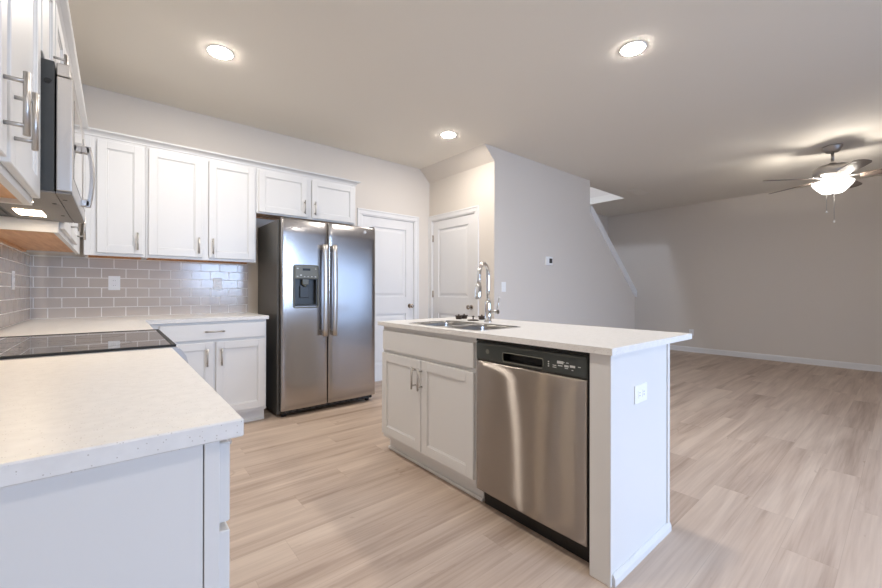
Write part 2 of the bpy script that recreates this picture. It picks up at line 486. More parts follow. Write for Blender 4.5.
# sloping cap on the stair wall
tp = MB().prism([(5.412, 2.300), (6.88, 1.045), (6.94, 1.035), (6.94, 1.150), (6.90, 1.165), (5.44, 2.405), (5.412, 2.405)], YS - 0.022, YS + TH + 0.022, axis=1, bev=0.004)
struct(tp.build('trim_1', M['trim']), 'white sloping cap on the stair wall', 'trim')


def baseboard(name, T, u0, u1, label):
    b = MB(T)
    q = [(0, 0), (0.020, 0), (0.020, 0.012), (0.014, 0.02), (0.014, 0.075), (0.009, 0.088), (0.004, 0.094), (0, 0.094)]
    # profile in (w, v), extruded along u
    bb = bmesh.new()
    A = [bb.verts.new((u0, v, w_)) for w_, v in q]; B = [bb.verts.new((u1, v, w_)) for w_, v in q]
    bb.faces.new(A); bb.faces.new(B[::-1])
    for i in range(len(q)):
        j = (i + 1) % len(q); bb.faces.new((A[i], A[j], B[j], B[i]))
    b._merge(bb)
    struct(b.build(name, M['trim']), label, 'baseboard')


baseboard('baseboard_right', face_nx(XF), YR, YB, 'white baseboard along the far wall')
baseboard('baseboard_stair', face_ny(YS), XP + 0.021, 6.90, 'white baseboard along the stair wall')
baseboard('baseboard_rear', face_py(YR), VX0, WX0 - 0.09, 'white baseboard along the rear wall')


# ------------------------------------------------------------------ interior doors
def panel_door(name, T, u0, u1, ztop, hinge_left, label, knob_u, hinges):
    root = bpy.data.objects.new(name, None); COL.objects.link(root); root.location = Vector(T((u0 + u1) / 2, 0, 0))
    struct(root, label, 'door')
    c = MB(T); cw = 0.066
    for (a, b_, z0, z1) in ((u0 - cw, u0, 0, ztop), (u1, u1 + cw, 0, ztop), (u0 - cw, u1 + cw, ztop, ztop + cw)):
        c.box((a, z0, 0), (b_, z1, 0.012), 0.003)
    for (a, b_, z0, z1) in ((u0 - cw, u0 - cw + 0.02, 0, ztop + cw - 0.02), (u1 + cw - 0.02, u1 + cw, 0, ztop + cw - 0.02), (u0 - cw, u1 + cw, ztop + cw - 0.02, ztop + cw)):
        c.box((a, z0, 0.01), (b_, z1, 0.018), 0.003)
    # jamb lining
    c.box((u0 - 0.002, 0, -0.115), (u0 + 0.012, ztop, 0.004)); c.box((u1 - 0.012, 0, -0.115), (u1 + 0.002, ztop, 0.004)); c.box((u0, ztop - 0.012, -0.115), (u1, ztop + 0.002, 0.004))
    c.build('casing', M['trim'], root)
    a, b_ = u0 + 0.015, u1 - 0.015; top = ztop - 0.015; s = 0.115
    leaf = MB(T); t0, t1 = -0.045, -0.008
    leaf.box((a, 0.008, t0), (a + s, top, t1), 0.001); leaf.box((b_ - s, 0.008, t0), (b_, top, t1), 0.001)
    for z0, z1 in ((0.008, 0.22), (0.838, 1.055), (top - 0.115, top)):
        leaf.box((a + s, z0, t0), (b_ - s, z1, t1), 0.001)
    for z0, z1 in ((0.22, 0.838), (1.055, top - 0.115)):
        leaf.box((a + s, z0, t0), (b_ - s, z1, t1 - 0.014))
        # raised field with sloped border
        q = bmesh.new(); g, g2 = 0.018, 0.05
        o1 = [(a + s + g, z0 + g), (b_ - s - g, z0 + g), (b_ - s - g, z1 - g), (a + s + g, z1 - g)]
        o2 = [(a + s + g2, z0 + g2), (b_ - s - g2, z0 + g2), (b_ - s - g2, z1 - g2), (a + s + g2, z1 - g2)]
        A = [q.verts.new((p[0], p[1], t1 - 0.0142)) for p in o1]; B = [q.verts.new((p[0], p[1], t1 - 0.004)) for p in o2]
        q.faces.new(B)
        for i in range(4): q.faces.new((A[i], A[(i + 1) % 4], B[(i + 1) % 4], B[i]))
        q.faces.new(A[::-1])
        leaf._merge(q)
    leaf.build('door_leaf', M['trim'], root)
    k = MB(T); kz = 0.935
    p = lambda w_: (knob_u, kz, w_)
    k.cyl(p(-0.009), p(-0.002), 0.030, 0.027); k.cyl(p(-0.002), p(0.030), 0.011)
    # turned ball
    prof = [(0.0, 0.068), (0.014, 0.066), (0.024, 0.058), (0.028, 0.047), (0.026, 0.036), (0.016, 0.029), (0.011, 0.026)]
    bb = bmesh.new(); nn = 20; rings = []
    for r, h in prof:
        rings.append([bb.verts.new((knob_u + r * math.cos(2 * PI * i / nn), kz + r * math.sin(2 * PI * i / nn), h)) for i in range(nn)] if r > 0 else [bb.verts.new((knob_u, kz, h))])
    for A, B in zip(rings, rings[1:]):
        for i in range(nn):
            j = (i + 1) % nn
            bb.faces.new((A[0], B[i], B[j])) if len(A) == 1 else bb.faces.new((A[i], A[j], B[j], B[i]))
    k._merge(bb, True)
    k.build('knob', M['knob'], root)
    hu = u0 + 0.012 if hinge_left else u1 - 0.012
    for hz in hinges:
        h = MB(T); h.cyl((hu, hz - 0.045, -0.004), (hu, hz + 0.045, -0.004), 0.007, n=10); h.box((hu - 0.014, hz - 0.044, -0.010), (hu + 0.014, hz + 0.044, -0.006))
        h.build('hinge', M['knob'], root)
    return root


panel_door('door_1', face_ny(YB), DX0, DX1, DZ, True, 'white two-panel door right of the fridge', DX1 - 0.07, (0.25, 1.1, 1.85))
panel_door('door_2', face_nx(XP), PY0, PY1, 2.085, False, 'white two-panel door beside the stair wall', PY0 + 0.075, (0.25, 1.09, 1.843))


# ------------------------------------------------------------------ windows behind the viewer
def window(name, x0, x1, z0, z1, label, mull):
    root = bpy.data.objects.new(name, None); COL.objects.link(root); root.location = ((x0 + x1) / 2, YR - 0.06, z0)
    struct(root, label, 'window')
    f = MB(); fw = 0.05
    f.box((x0, YR - 0.11, z0), (x0 + fw, YR - 0.01, z1)).box((x1 - fw, YR - 0.11, z0), (x1, YR - 0.01, z1))
    f.box((x0, YR - 0.11, z0), (x1, YR - 0.01, z0 + fw)).box((x0, YR - 0.11, z1 - fw), (x1, YR - 0.01, z1))
    for m_ in mull: f.box((m_ - 0.04, YR - 0.10, z0), (m_ + 0.04, YR - 0.02, z1))
    cw = 0.07
    f.box((x0 - cw, YR, max(z0 - cw, 0.0)), (x0, YR + 0.018, z1 + cw)).box((x1, YR, max(z0 - cw, 0.0)), (x1 + cw, YR + 0.018, z1 + cw)).box((x0, YR, z1), (x1, YR + 0.018, z1 + cw))
    f.build('window_frame', M['trim'], root)
    MB().box((x0 + fw, YR - 0.065, z0 + fw), (x1 - fw, YR - 0.059, z1 - fw)).build('window_pane', M['glass'], root)


window('window_1', WX0, WX1, WZ0, WZ1, 'wide glazed patio door behind the viewer', (4.75,))
window('window_added', VX0, VX1, VZ0, VZ1, 'added unseen window behind the viewer for blue daylight', (2.25,))  # added for its light, set clear of the fridge reflection
struct(MB().box((-6, -14, -0.14), (14, YR - TH, -0.10)).build('floor_patio', M['ground']), 'concrete patio outside the windows', 'ground')


# ------------------------------------------------------------------ cabinet pieces
def bar_pull(T, u, v, parent, vertical=True, length=0.137, out=0.034):
    b = MB(T); r = 0.0062; sp = 0.048
    if vertical:
        b.cyl((u, v - length / 2, out), (u, v + length / 2, out), r, n=12)
        for s in (-sp, sp): b.cyl((u, v + s, 0.0), (u, v + s, out), 0.0048, n=10)
    else:
        b.cyl((u - length / 2, v, out), (u + length / 2, v, out), r, n=12)
        for s in (-sp, sp): b.cyl((u + s, v, 0.0), (u + s, v, out), 0.0048, n=10)
    return b.build('handle', M['nickel'], parent)


def shaker(T, T2, u0, u1, v0, v1, parent, handle=None, name='door', s=0.058, flat=False):
    """shaker front: T places its back on the face frame, T2 places the handle on the front's face"""
    b = MB(T); t = 0.019
    if flat:
        b.box((u0, v0, 0), (u1, v1, t), 0.0025)
    else:
        b.box((u0, v0, 0), (u0 + s, v1, t), 0.002); b.box((u1 - s, v0, 0), (u1, v1, t), 0.002)
        b.box((u0 + s - .001, v0, 0), (u1 - s + .001, v0 + s, t), 0.002); b.box((u0 + s - .001, v1 - s, 0), (u1 - s + .001, v1, t), 0.002)
        b.box((u0 + s - .002, v0 + s - .002, 0.001), (u1 - s + .002, v1 - s + .002, t - 0.0095))
        # small inner bead
        g = 0.007
        for (a0, a1, c0, c1) in ((u0 + s, u0 + s + g, v0 + s, v1 - s), (u1 - s - g, u1 - s, v0 + s, v1 - s), (u0 + s, u1 - s, v0 + s, v0 + s + g), (u0 + s, u1 - s, v1 - s - g, v1 - s)):
            b.box((a0, c0, 0.002), (a1, c1, t - 0.0055), 0.002)
    o = b.build(name, M['cab'], parent)
    if handle:
        bar_pull(T2, handle[0], handle[1], o, handle[2])
    return o


def wall_cab(label, T, T2, u0, u1, v0, v1, depth, doors, frames, group='white wall cabinets', soffit=0.014):
    """carcass with face frame, wood underside, doors given as (u0, u1, v0, v1, handle)"""
    root = thing('wall_cabinet', label, 'cabinet', T((u0 + u1) / 2, v0, -depth / 2), group)
    b = MB(T)
    b.box((u0, v0, -depth + 0.001), (u0 + 0.016, v1, -0.018)); b.box((u1 - 0.016, v0, -depth + 0.001), (u1, v1, -0.018))
    b.box((u0, v1 - 0.016, -depth + 0.001), (u1, v1, -0.018)); b.box((u0 + .01, v0 + 0.02, -depth + 0.001), (u1 - .01, v1, -depth + 0.01))
    b.build('carcass', M['cab'], root)
    f = MB(T); fr = 0.038
    f.box((u0, v0, -0.019), (u0 + fr, v1, 0), 0.0012); f.box((u1 - fr, v0, -0.019), (u1, v1, 0), 0.0012)
    f.box((u0 + fr, v0, -0.019), (u1 - fr, v0 + fr, 0)); f.box((u0 + fr, v1 - fr, -0.019), (u1 - fr, v1, 0))
    for (a, b_) in frames: f.box((a, v0 + fr, -0.019), (b_, v1 - fr, 0))
    f.build('face_frame', M['cab'], root)
    w_ = MB(T); w_.box((u0 + 0.016, v0 + soffit, -depth + 0.003), (u1 - 0.016, v0 + soffit + 0.012, -0.019))
    w_.box((u0 + 0.016, v0, -depth + 0.003), (u1 - 0.016, v0 + soffit, -depth + 0.022))
    w_.build('underside', M['wood'], root)
    for d in doors:
        shaker(T, T2, d[0], d[1], d[2], d[3], root, d[4])
    return root


# back wall uppers: faces look towards -y
UZ0, UZ1 = 1.394, 2.292
BF = 3.934                       # face-frame plane
Tb, Tb2 = face_ny(BF), face_ny(BF - 0.019)
LF = -0.200                      # left uppers' face-frame plane
Tl, Tl2 = face_px(LF), face_px(LF + 0.019)
DZ0, DZ1 = 1.416, 2.270
HZ = 1.515
db = YB - BF; dl = LF - XL
wall_cab('tall single-door white wall cabinet in the kitchen corner', Tb, Tb2, -0.178, 0.188, UZ0, UZ1, db,
         [(-0.105, 0.172, DZ0, DZ1, (0.138, HZ, True))], [(-0.1395, -0.09)], 'tall white wall cabinets on the back wall')
wall_cab('two-door white wall cabinet between the corner cabinet and the fridge', Tb, Tb2, 0.190, 1.019, UZ0, UZ1, db,
         [(0.207, 0.583, DZ0, DZ1, (0.553, HZ, True)), (0.630, 1.005, DZ0, DZ1, (0.660, HZ, True))], [(0.585, 0.628)], 'tall white wall cabinets on the back wall')
wall_cab('short two-door white wall cabinet above the stainless fridge', Tb, Tb2, 1.021, 2.047, 1.862, UZ1, db,
         [(1.040, 1.500, 1.876, DZ1, (1.468, 1.972, True)), (1.550, 2.032, 1.876, DZ1, (1.576, 1.972, True))], [(1.502, 1.548)])
wall_cab('two-door white wall cabinet nearest the viewer on the left', Tl, Tl2, 0.765, 1.772, UZ0, UZ1, dl,
         [(0.785, 1.258, DZ0, DZ1, (1.222, 1.53, True)), (1.300, 1.755, DZ0, DZ1, (1.338, 1.53, True))], [(1.260, 1.298)])
wall_cab('short white wall cabinet directly above the microwave', Tl, Tl2, 1.776, 2.514, 1.875, UZ1, dl,
         [(1.790, 2.125, 1.900, DZ1, (2.08, 1.965, True)), (2.165, 2.500, 1.900, DZ1, (2.205, 1.965, True))], [(2.127, 2.163)])
wall_cab('white wall cabinet between the microwave and the kitchen corner', Tl, Tl2, 2.518, BF - 0.004, UZ0, UZ1, dl,
         [(2.535, 2.905, DZ0, DZ1, (2.872, HZ, True)), (2.940, 3.365, DZ0, DZ1, (3.332, HZ, True))], [(2.907, 2.938), (3.36, BF - 0.043)])

# crown moulding along both runs
cm = MB(); z0 = UZ1 + 0.001
prof = [(0.0, 0.0), (0.007, 0.0), (0.009, 0.010), (0.022, 0.024), (0.042, 0.034), (0.046, 0.038), (0.047, 0.046), (0.0, 0.046)]
bb = bmesh.new(); rings = []
for (ex, ey, which) in ((0, 0.766, 'l'), (0, 0, 'c'), (2.047, 0, 'r')):
    ring = []
    for o_, h_ in prof:
        if which == 'l': p = (LF + 0.0 + o_, 0.766, z0 + h_)
        elif which == 'c': p = (LF + o_, BF - o_, z0 + h_)
        else: p = (2.047 + o_, BF - o_, z0 + h_)
        ring.append(bb.verts.new(p))
    rings.append(ring)
ring = [bb.verts.new((2.047 + o_, YB - 0.002, z0 + h_)) for o_, h_ in prof]; rings.append(ring)
for A, B in zip(rings, rings[1:]):
    for i in range(len(prof)):
        j = (i + 1) % len(prof); bb.faces.new((A[i], A[j], B[j], B[i]))
bb.faces.new(rings[0][::-1]); bb.faces.new(rings[-1])
cm._merge(bb)
tag(cm.build('crown_moulding', M['cab']), 'white crown moulding running along the tops of the wall cabinets', 'moulding')


def toe(b, T, u0, u1, rec=0.06):
    b.box((u0, 0.0, -0.55), (u1, 0.104, -rec))
    b.box((u0, 0.0, -rec - 0.002), (u1 + 0.008, 0.018, -rec + 0.012), 0.004)


# base cabinet on the back wall between corner and fridge
def base_cab(label, T, T2, u0, u1, depth, fronts, drawers, frames, right_end=True, toe_rec=0.06, name='base_cabinet', group='white base cabinets'):
    root = thing(name, label, 'cabinet', T((u0 + u1) / 2, 0, -depth / 2), group)
    b = MB(T); b.box((u0, 0.104, -depth + 0.002), (u1, 0.882, -0.001), 0.0012)
    b.build('carcass', M['cab'], root)
    t = MB(T); t.box((u0, 0.0, -depth + 0.02), (u1, 0.104, -toe_rec)); t.box((u0, 0.0, -toe_rec - 0.002), (u1, 0.02, -toe_rec + 0.014), 0.004)
    t.build('toe_kick', M['cab'], root)
    for d in fronts: shaker(T, T2, d[0], d[1], d[2], d[3], root, d[4])
    for d in drawers: shaker(T, T2, d[0], d[1], d[2], d[3], root, d[4], name='drawer', flat=True)
    return root


BBF = 3.585
Tq, Tq2 = face_ny(BBF), face_ny(BBF - 0.019)
base_cab('white base cabinet with one wide drawer beside the fridge', Tq, Tq2, 0.175, 1.013, YB - BBF,
         [(0.255, 0.606, 0.130, 0.715, (0.562, 0.597, True)), (0.627, 1.000, 0.130, 0.715, (0.664, 0.597, True))],
         [(0.255, 1.000, 0.737, 0.862, (0.615, 0.803, False))], [])
# left run, faces look towards +x
LBF = 0.135
Tr, Tr2 = face_px(LBF), face_px(LBF + 0.019)
cb = base_cab('white base cabinet nearest the viewer with plain end panel', Tr, Tr2, 0.745, 1.768, LBF - XL,
         [(0.752, 1.255, 0.130, 0.715, (1.215, 0.597, True)), (1.262, 1.760, 0.130, 0.715, (1.302, 0.597, True))],
         [(0.752, 1.255, 0.729, 0.866, (1.00, 0.803, False)), (1.262, 1.760, 0.729, 0.866, (1.51, 0.803, False))], [])
ep = MB(); ep.box((XL + 0.003, 0.736, 0.0), (LBF - 0.024, 0.744, 0.882)); ep.box((LBF - 0.0225, 0.733, 0.104), (LBF - 0.0005, 0.744, 0.882), 0.001)
ep.build('end_panel', M['cab'], cb)
base_cab('white base cabinet between the range and the kitchen corner', Tr, Tr2, 2.542, BBF - 0.022, LBF - XL,
         [(2.56, 3.05, 0.130, 0.715, (3.01, 0.597, True))], [(2.56, 3.05, 0.729, 0.866, (2.80, 0.803, False))], [])
MB().box((XL + 0.003, BBF - 0.02, 0.0), (0.174, YB - 0.003, 0.882)).build('corner_filler', M['cab'], bpy.data.objects['base_cabinet'])

# ------------------------------------------------------------------ countertops
CTH = 0.030


def slab_poly(pts, z0, z1, holes=None):
    b = MB(); b.prism(pts, z0, z1, axis=2, bev=0.0025); return b


tag(slab_poly([(XL + 0.002, 0.713), (0.167, 0.713), (0.167, 1.772), (XL + 0.002, 1.772)], CT - CTH, CT).build('countertop', M['quartz'], loc=(0, 1.2, CT)),
    'speckled white quartz countertop in the left foreground', 'countertop', 'white quartz countertops')
tag(slab_poly([(XL + 0.002, 2.540), (0.167, 2.540), (0.167, 3.560), (1.030, 3.560), (1.030, YB - 0.002), (XL + 0.002, YB - 0.002)], CT - CTH, CT).build('countertop', M['quartz'], loc=(0, 4, CT)),
    'white quartz corner countertop running from the range to the fridge', 'countertop', 'white quartz countertops')

# island top with a sink cut-out
IX0, IX1, IY0, IY1 = 1.430, 2.272, 0.710, 2.412
KX0, KX1, KY0, KY1 = 1.505, 1.880, 1.490, 2.150


def rrect(x0, x1, y0, y1, r, n=6):
    P = []
    for cx, cy, a0 in ((x1 - r, y1 - r, 0), (x0 + r, y1 - r, 90), (x0 + r, y0 + r, 180), (x1 - r, y0 + r, 270)):
        for i in range(n + 1):
            a = math.radians(a0 + 90 * i / n); P.append((cx + r * math.cos(a), cy + r * math.sin(a)))
    return P


def slab_with_hole(outer, inners, z0, z1):
    b = MB(); q = bmesh.new()
    ed = []
    loops = []
    for P in [outer] + inners:
        V = [q.verts.new((p[0], p[1], z1)) for p in P]; loops.append(V)
        for i in range(len(V)): ed.append(q.edges.new((V[i], V[(i + 1) % len(V)])))
    bmesh.ops.triangle_fill(q, edges=ed, use_beauty=True, use_dissolve=False)
    top = list(q.faces)
    r = bmesh.ops.extrude_face_region(q, geom=top)
    for v in [g for g in r['geom'] if isinstance(g, bmesh.types.BMVert)]: v.co.z = z0
    b._merge(q)
    return b


tag(slab_with_hole([(IX0, IY0), (IX1, IY0), (IX1, IY1), (IX0, IY1)], [rrect(KX0, KX1, KY0, KY1, 0.05)], CT - 0.027, CT).build('countertop', M['quartz'], loc=(1.85, 1.5, CT)),
    'white quartz island countertop with the sink cut into it', 'countertop', 'white quartz countertops')

# ------------------------------------------------------------------ island
IF = 1.464
Ti, Ti2 = face_nx(IF), face_nx(IF + -0.019)
isl = thing('base_cabinet', 'white island sink cabinet with two doors under a false drawer front', 'cabinet', (1.75, 1.92, 0), 'white base cabinets')
b = MB(); zt = CT - 0.028
b.box((IF, 1.458, 0.104), (IF + 0.019, 2.385, zt), 0.0012)
b.box((IF + 0.019, 1.460, 0.104), (2.001, 1.476, zt)); b.box((IF + 0.019, 2.369, 0.104), (2.001, 2.385, zt)); b.box((IF + 0.019, 1.476, 0.104), (2.001, 2.369, 0.12))
b.build('carcass', M['cab'], isl)
b = MB(); b.box((1.522, 1.458, 0), (2.0, 2.385, 0.104)); b.box((1.508, 1.458, 0), (1.524, 2.393, 0.02), 0.004); b.box((1.522, 2.383, 0), (2.0, 2.397, 0.02), 0.004)
b.build('toe_kick', M['cab'], isl)
shaker(Ti, Ti2, 1.924, 2.374, 0.135, 0.700, isl, (1.972, 0.590, True))
shaker(Ti, Ti2, 1.464, 1.918, 0.135, 0.700, isl, (1.908, 0.590, True))
shaker(Ti, Ti2, 1.464, 2.366, 0.722, 0.856, isl, None, name='drawer_front', flat=True)

pan = thing('island_end_panel', 'white island end panel and corner post facing the viewer', 'panel', (1.75, 0.75, 0))
b = MB(); b.box((1.450, 0.733, 0.0), (1.470, 0.812, zt), 0.0015); b.box((1.470, 0.737, 0.0), (1.550, 0.812, zt))
b.build('corner_post', M['cab'], pan)
b = MB(); b.box((1.4495, 0.728, 0.0), (2.010, 0.7365, zt)); b.build('side_panel', M['cab'], pan)
b = MB(); b.box((1.992, 0.721, 0.0), (2.014, 0.728, zt), 0.001); b.build('edge_trim', M['cab'], pan)
b = MB(); b.box((1.4495, 0.7245, 0.0), (1.458, 0.728, zt), 0.001); b.build('edge_trim', M['cab'], pan)
b = MB(); b.prism([(0.7279, 0.0), (0.7145, 0.0), (0.7145, 0.024), (0.719, 0.036), (0.7245, 0.042), (0.7279, 0.042)], 1.466, 2.016, axis=0)
b.build('base_moulding', M['cab'], pan)
b = MB(); b.box((2.004, 0.737, 0.0), (2.014, 2.385, zt)); b.build('back_panel', M['cab'], pan)

# dishwasher
dw = thing('dishwasher', 'stainless dishwasher with dark control strip set in the island', 'dishwasher', (1.72, 1.137, 0))
DF = 1.453
D0, D1 = 0.822, 1.452
b = MB(); b.box((1.50, D0 + 0.01, 0.10), (1.99, D1 - 0.004, 0.868)); b.build('tub', M['black'], dw)
Td = face_nx(DF)


def sheet(T, u0, u1, v0, v1, depth, back, bulge_u=0.0, bulge_v=0.0, rnd=0.008, hole=None, extra_u=(), extra_v=()):
    def lines(a, b_, ex):
        s = {a, a + rnd * 0.15, a + rnd * 0.5, a + rnd, b_ - rnd, b_ - rnd * 0.5, b_ - rnd * 0.15, b_}
        k = 14
        for i in range(1, k): s.add(a + rnd + (b_ - a - 2 * rnd) * i / k)
        L_ = sorted(s)
        for e in ex:
            L_ = [q for q in L_ if abs(q - e) > 0.006]; L_.append(e)
        return sorted(L_)
    us, vs = lines(u0, u1, extra_u), lines(v0, v1, extra_v)
    def edge(t, a, b_):
        d = min(t - a, b_ - t)
        if d >= rnd: return 0.0
        q = 1 - d / rnd
        return -rnd * (1 - math.sqrt(max(0.0, 1 - q * q)))
    def fn(u, v):
        su = (u - u0) / (u1 - u0) * 2 - 1; sv = (v - v0) / (v1 - v0) * 2 - 1
        return depth + bulge_u * (1 - su * su) + bulge_v * (1 - sv * sv) + edge(u, u0, u1) + edge(v, v0, v1)
    m_ = MB(T); m_.grid(us, vs, fn, hole, back); return m_


sheet(Td, D0 + 0.003, D1 - 0.003, 0.098, 0.770, 0.0, -0.045, bulge_u=0.004, bulge_v=0.003).build('door', M['steel'], dw)
PH0, PH1, PV0, PV1 = 1.035, 1.262, 0.790, 0.835
ctrl = sheet(Td, D0 + 0.001, D1 - 0.001, 0.772, 0.866, 0.002, -0.05, rnd=0.010, hole=lambda u, v: PH0 < u < PH1 and PV0 < v < PV1, extra_u=(PH0, PH1), extra_v=(PV0, PV1)).build('control_panel', M['dwpanel'], dw)
b = MB(Td)
b.box((PH0 - .002, PV0 - .002, -0.044), (PH1 + .002, PV1 + .002, -0.040)); b.box((PH0 - .003, PV0, -0.04), (PH0, PV1, 0.001)); b.box((PH1, PV0, -0.04), (PH1 + .003, PV1, 0.001))
b.box((PH0, PV1, -0.04), (PH1, PV1 + .003, 0.001)); b.box((PH0, PV0 - .003, -0.04), (PH1, PV0, 0.001)); b.build('handle_pocket', M['black'], ctrl)
b = MB(Td); P = rrect(PH0 - 0.004, PH1 + 0.004, PV0 - 0.004, PV1 - 0.002, 0.014, 5)
b.tube([(p[0], p[1], 0.003) for p in P[14:] + P[:14] if p[1] < PV1 - 0.003], 0.0028, n=8); b.build('pocket_rim', M['disp'], ctrl)
b = MB(Td)
for (u, v, a, h_) in ((0.946, 0.826, 0.030, 0.012), (0.946, 0.812, 0.022, 0.004), (1.004, 0.822, 0.006, 0.005), (1.004, 0.812, 0.006, 0.005), (1.004, 0.803, 0.006, 0.005),
                      (0.974, 0.810, 0.018, 0.003), (0.974, 0.802, 0.018, 0.003), (0.916, 0.814, 0.020, 0.008), (0.916, 0.805, 0.016, 0.003), (0.930, 0.828, 0.010, 0.003), (0.912, 0.828, 0.012, 0.003),
                      (0.888, 0.816, 0.024, 0.009), (0.888, 0.801, 0.008, 0.003), (0.857, 0.818, 0.012, 0.003)):
    b.box((u - a / 2, v - h_ / 2, 0.0005), (u + a / 2, v + h_ / 2, 0.0028))
b.build('button_marks', M['mark'], ctrl)
b = MB(Td); b.cyl((1.367, 0.822, 0.0), (1.367, 0.822, 0.0026), 0.012, n=24); b.cyl((1.367, 0.822, 0.0), (1.367, 0.822, 0.0032), 0.009, n=24); b.build('badge', M['disp'], ctrl)
b = MB(); b.box((1.515, D0 + 0.004, 0.0), (1.535, D1 - 0.008, 0.10)); b.box((1.535, D0 + 0.004, 0.004), (1.60, D1 - 0.008, 0.10)); b.build('toe_plate', M['black'], dw)
b = MB(); b.box((1.462, D0 - 0.008, 0.10), (1.492, D0 + 0.002, 0.872)); b.box((1.462, D0 - 0.008, 0.868), (1.50, D1 + 0.004, 0.884)); b.build('gasket', M['gasket'], dw)

# undermount double sink
sk = thing('kitchen_sink', 'stainless double-bowl sink set in the island countertop', 'sink', (1.69, 1.82, 0.70))
ztp = CT + 0.0012


def bowl(x0, x1, y0, y1, depth):
    b = MB(); q = bmesh.new(); rings = []
    for (g, z, r) in ((0.0, ztp, 0.05), (0.004, ztp - 0.02, 0.05), (0.010, ztp - depth + 0.03, 0.05), (0.022, ztp - depth + 0.008, 0.05), (0.045, ztp - depth, 0.04)):
        rings.append([q.verts.new((p[0], p[1], z)) for p in rrect(x0 + g, x1 - g, y0 + g, y1 - g, r)])
    for A, B in zip(rings, rings[1:]):
        for i in range(len(A)): q.faces.new((A[i], A[(i + 1) % len(A)], B[(i + 1) % len(B)], B[i]))
    q.faces.new(rings[-1])
    r = bmesh.ops.solidify(q, geom=list(q.faces), thickness=0.0015)
    b._merge(q, True); return b


YD = 1.80
bowl(KX0 + 0.002, KX1 - 0.002, YD + 0.012, KY1 - 0.002, 0.19).build('sink_bowl', M['sinksteel'], sk)
bowl(KX0 + 0.002, KX1 - 0.002, KY0 + 0.002, YD - 0.012, 0.17).build('sink_bowl', M['sinksteel'], sk)
RR = rrect(KX0 - 0.012, KX1 + 0.012, KY0 - 0.012, KY1 + 0.012, 0.055)
slab_with_hole(RR, [rrect(KX0 + 0.002, KX1 - 0.002, YD + 0.012, KY1 - 0.002, 0.05), rrect(KX0 + 0.002, KX1 - 0.002, KY0 + 0.002, YD - 0.012, 0.05)], CT + 0.0002, CT + 0.0022).build('rim', M['sinksteel'], sk)
for yy, dd in ((YD + 0.17, 0.19), (YD - 0.16, 0.17)):
    b = MB(); b.lathe([(0.0, 0.002), (0.03, 0.002), (0.036, 0.005), (0.044, 0.005), (0.045, 0.0)], (1.69, yy, ztp - dd + 0.002)); b.build('drain', M['chrome'], sk)

# pull-down faucet
fx, fy = 1.994, 1.874
fa = thing('kitchen_faucet', 'tall chrome gooseneck pull-down faucet behind the island sink', 'faucet', (fx, fy, CT))
b = MB(); b.lathe([(0.0, 0.0), (0.028, 0.0), (0.028, 0.006), (0.0235, 0.010), (0.0225, 0.06), (0.0225, 0.125), (0.020, 0.145), (0.0145, 0.155), (0.0, 0.157)], (fx, fy, CT)); b.build('body', M['chrome'], fa)
dv = Vector((-0.93, -0.36, 0)).normalized(); R_ = 0.078
pts = [Vector((fx, fy, CT + 0.145)), Vector((fx, fy, CT + 0.22)), Vector((fx, fy, CT + 0.30))]
top = CT + 0.325
for i in range(17):
    a = PI * i / 16; pts.append(Vector((fx, fy, top)) + dv * (R_ - R_ * math.cos(a)) + Vector((0, 0, R_ * math.sin(a))))
e_ = pts[-1]; pts += [e_ + Vector((0, 0, -0.03)) + dv * 0.004, e_ + Vector((0, 0, -0.06)) + dv * 0.008]
b = MB(); b.tube(pts, 0.0125, n=16); b.build('gooseneck', M['chrome'], fa)
hd = pts[-1]
b = MB(); ax = (dv * 0.12 + Vector((0, 0, -1))).normalized()
b.lathe([(0.0, -0.012), (0.013, -0.012), (0.0145, 0.0), (0.0185, 0.008), (0.0210, 0.018), (0.0215, 0.085), (0.0205, 0.10), (0.017, 0.102), (0.0, 0.102)], hd, axis=ax); sp = b.build('spray_head', M['chrome'], fa)
b = MB()
hx = (hd + ax * 0.05 - dv * 0.0215)
b.box((hx.x - 0.004, hx.y - 0.007, hx.z - 0.015), (hx.x + 0.004, hx.y + 0.007, hx.z + 0.012), 0.002); b.build('spray_button', M['black'], sp)
b = MB(); hz = CT + 0.075
b.cyl((fx, fy - 0.015, hz), (fx, fy - 0.082, hz), 0.0125, n=18); b.cyl((fx, fy - 0.082, hz), (fx, fy - 0.092, hz), 0.0155, 0.0145, n=18)
lv = b.build('handle_hub', M['chrome'], fa)
b = MB(); b.tube([(fx + 0.004, fy - 0.080, hz + 0.008), (fx + 0.010, fy - 0.083, hz + 0.05), (fx + 0.018, fy - 0.086, hz + 0.098)], [0.006, 0.0052, 0.0045], n=10); b.build('lever', M['chrome'], lv)

# loose sink strainers and stopper lying behind the sink
dk = mat('dark_bronze_metal', (70, 62, 58), 0.35, 0.8)
g_ = 'loose sink drain parts behind the sink'


def strainer(x, y, label, kind):
    t = thing('sink_strainer', label, 'strainer', (x, y, CT), g_)
    b = MB()
    if kind == 'cup':
        b.lathe([(0.0, 0.0), (0.021, 0.0), (0.024, 0.006), (0.025, 0.020), (0.030, 0.024), (0.030, 0.028), (0.024, 0.028), (0.0, 0.024)], (x, y, CT), 24)
        b.build('basket', dk, t)
        b = MB(); b.cyl((x, y, CT + 0.024), (x, y, CT + 0.038), 0.006, n=12); b.build('knob', dk, t)
    else:
        b.lathe([(0.0, 0.0), (0.040, 0.0), (0.043, 0.003), (0.042, 0.006), (0.016, 0.010), (0.0, 0.010)], (x, y, CT), 28)
        b.build('basket', dk, t)
        b = MB(); b.cyl((x, y, CT + 0.008), (x, y, CT + 0.028), 0.005, n=12); b.lathe([(0.0, 0.028), (0.010, 0.028), (0.011, 0.032), (0.0, 0.037)], (x, y, CT), 16); b.build('knob', dk, t)


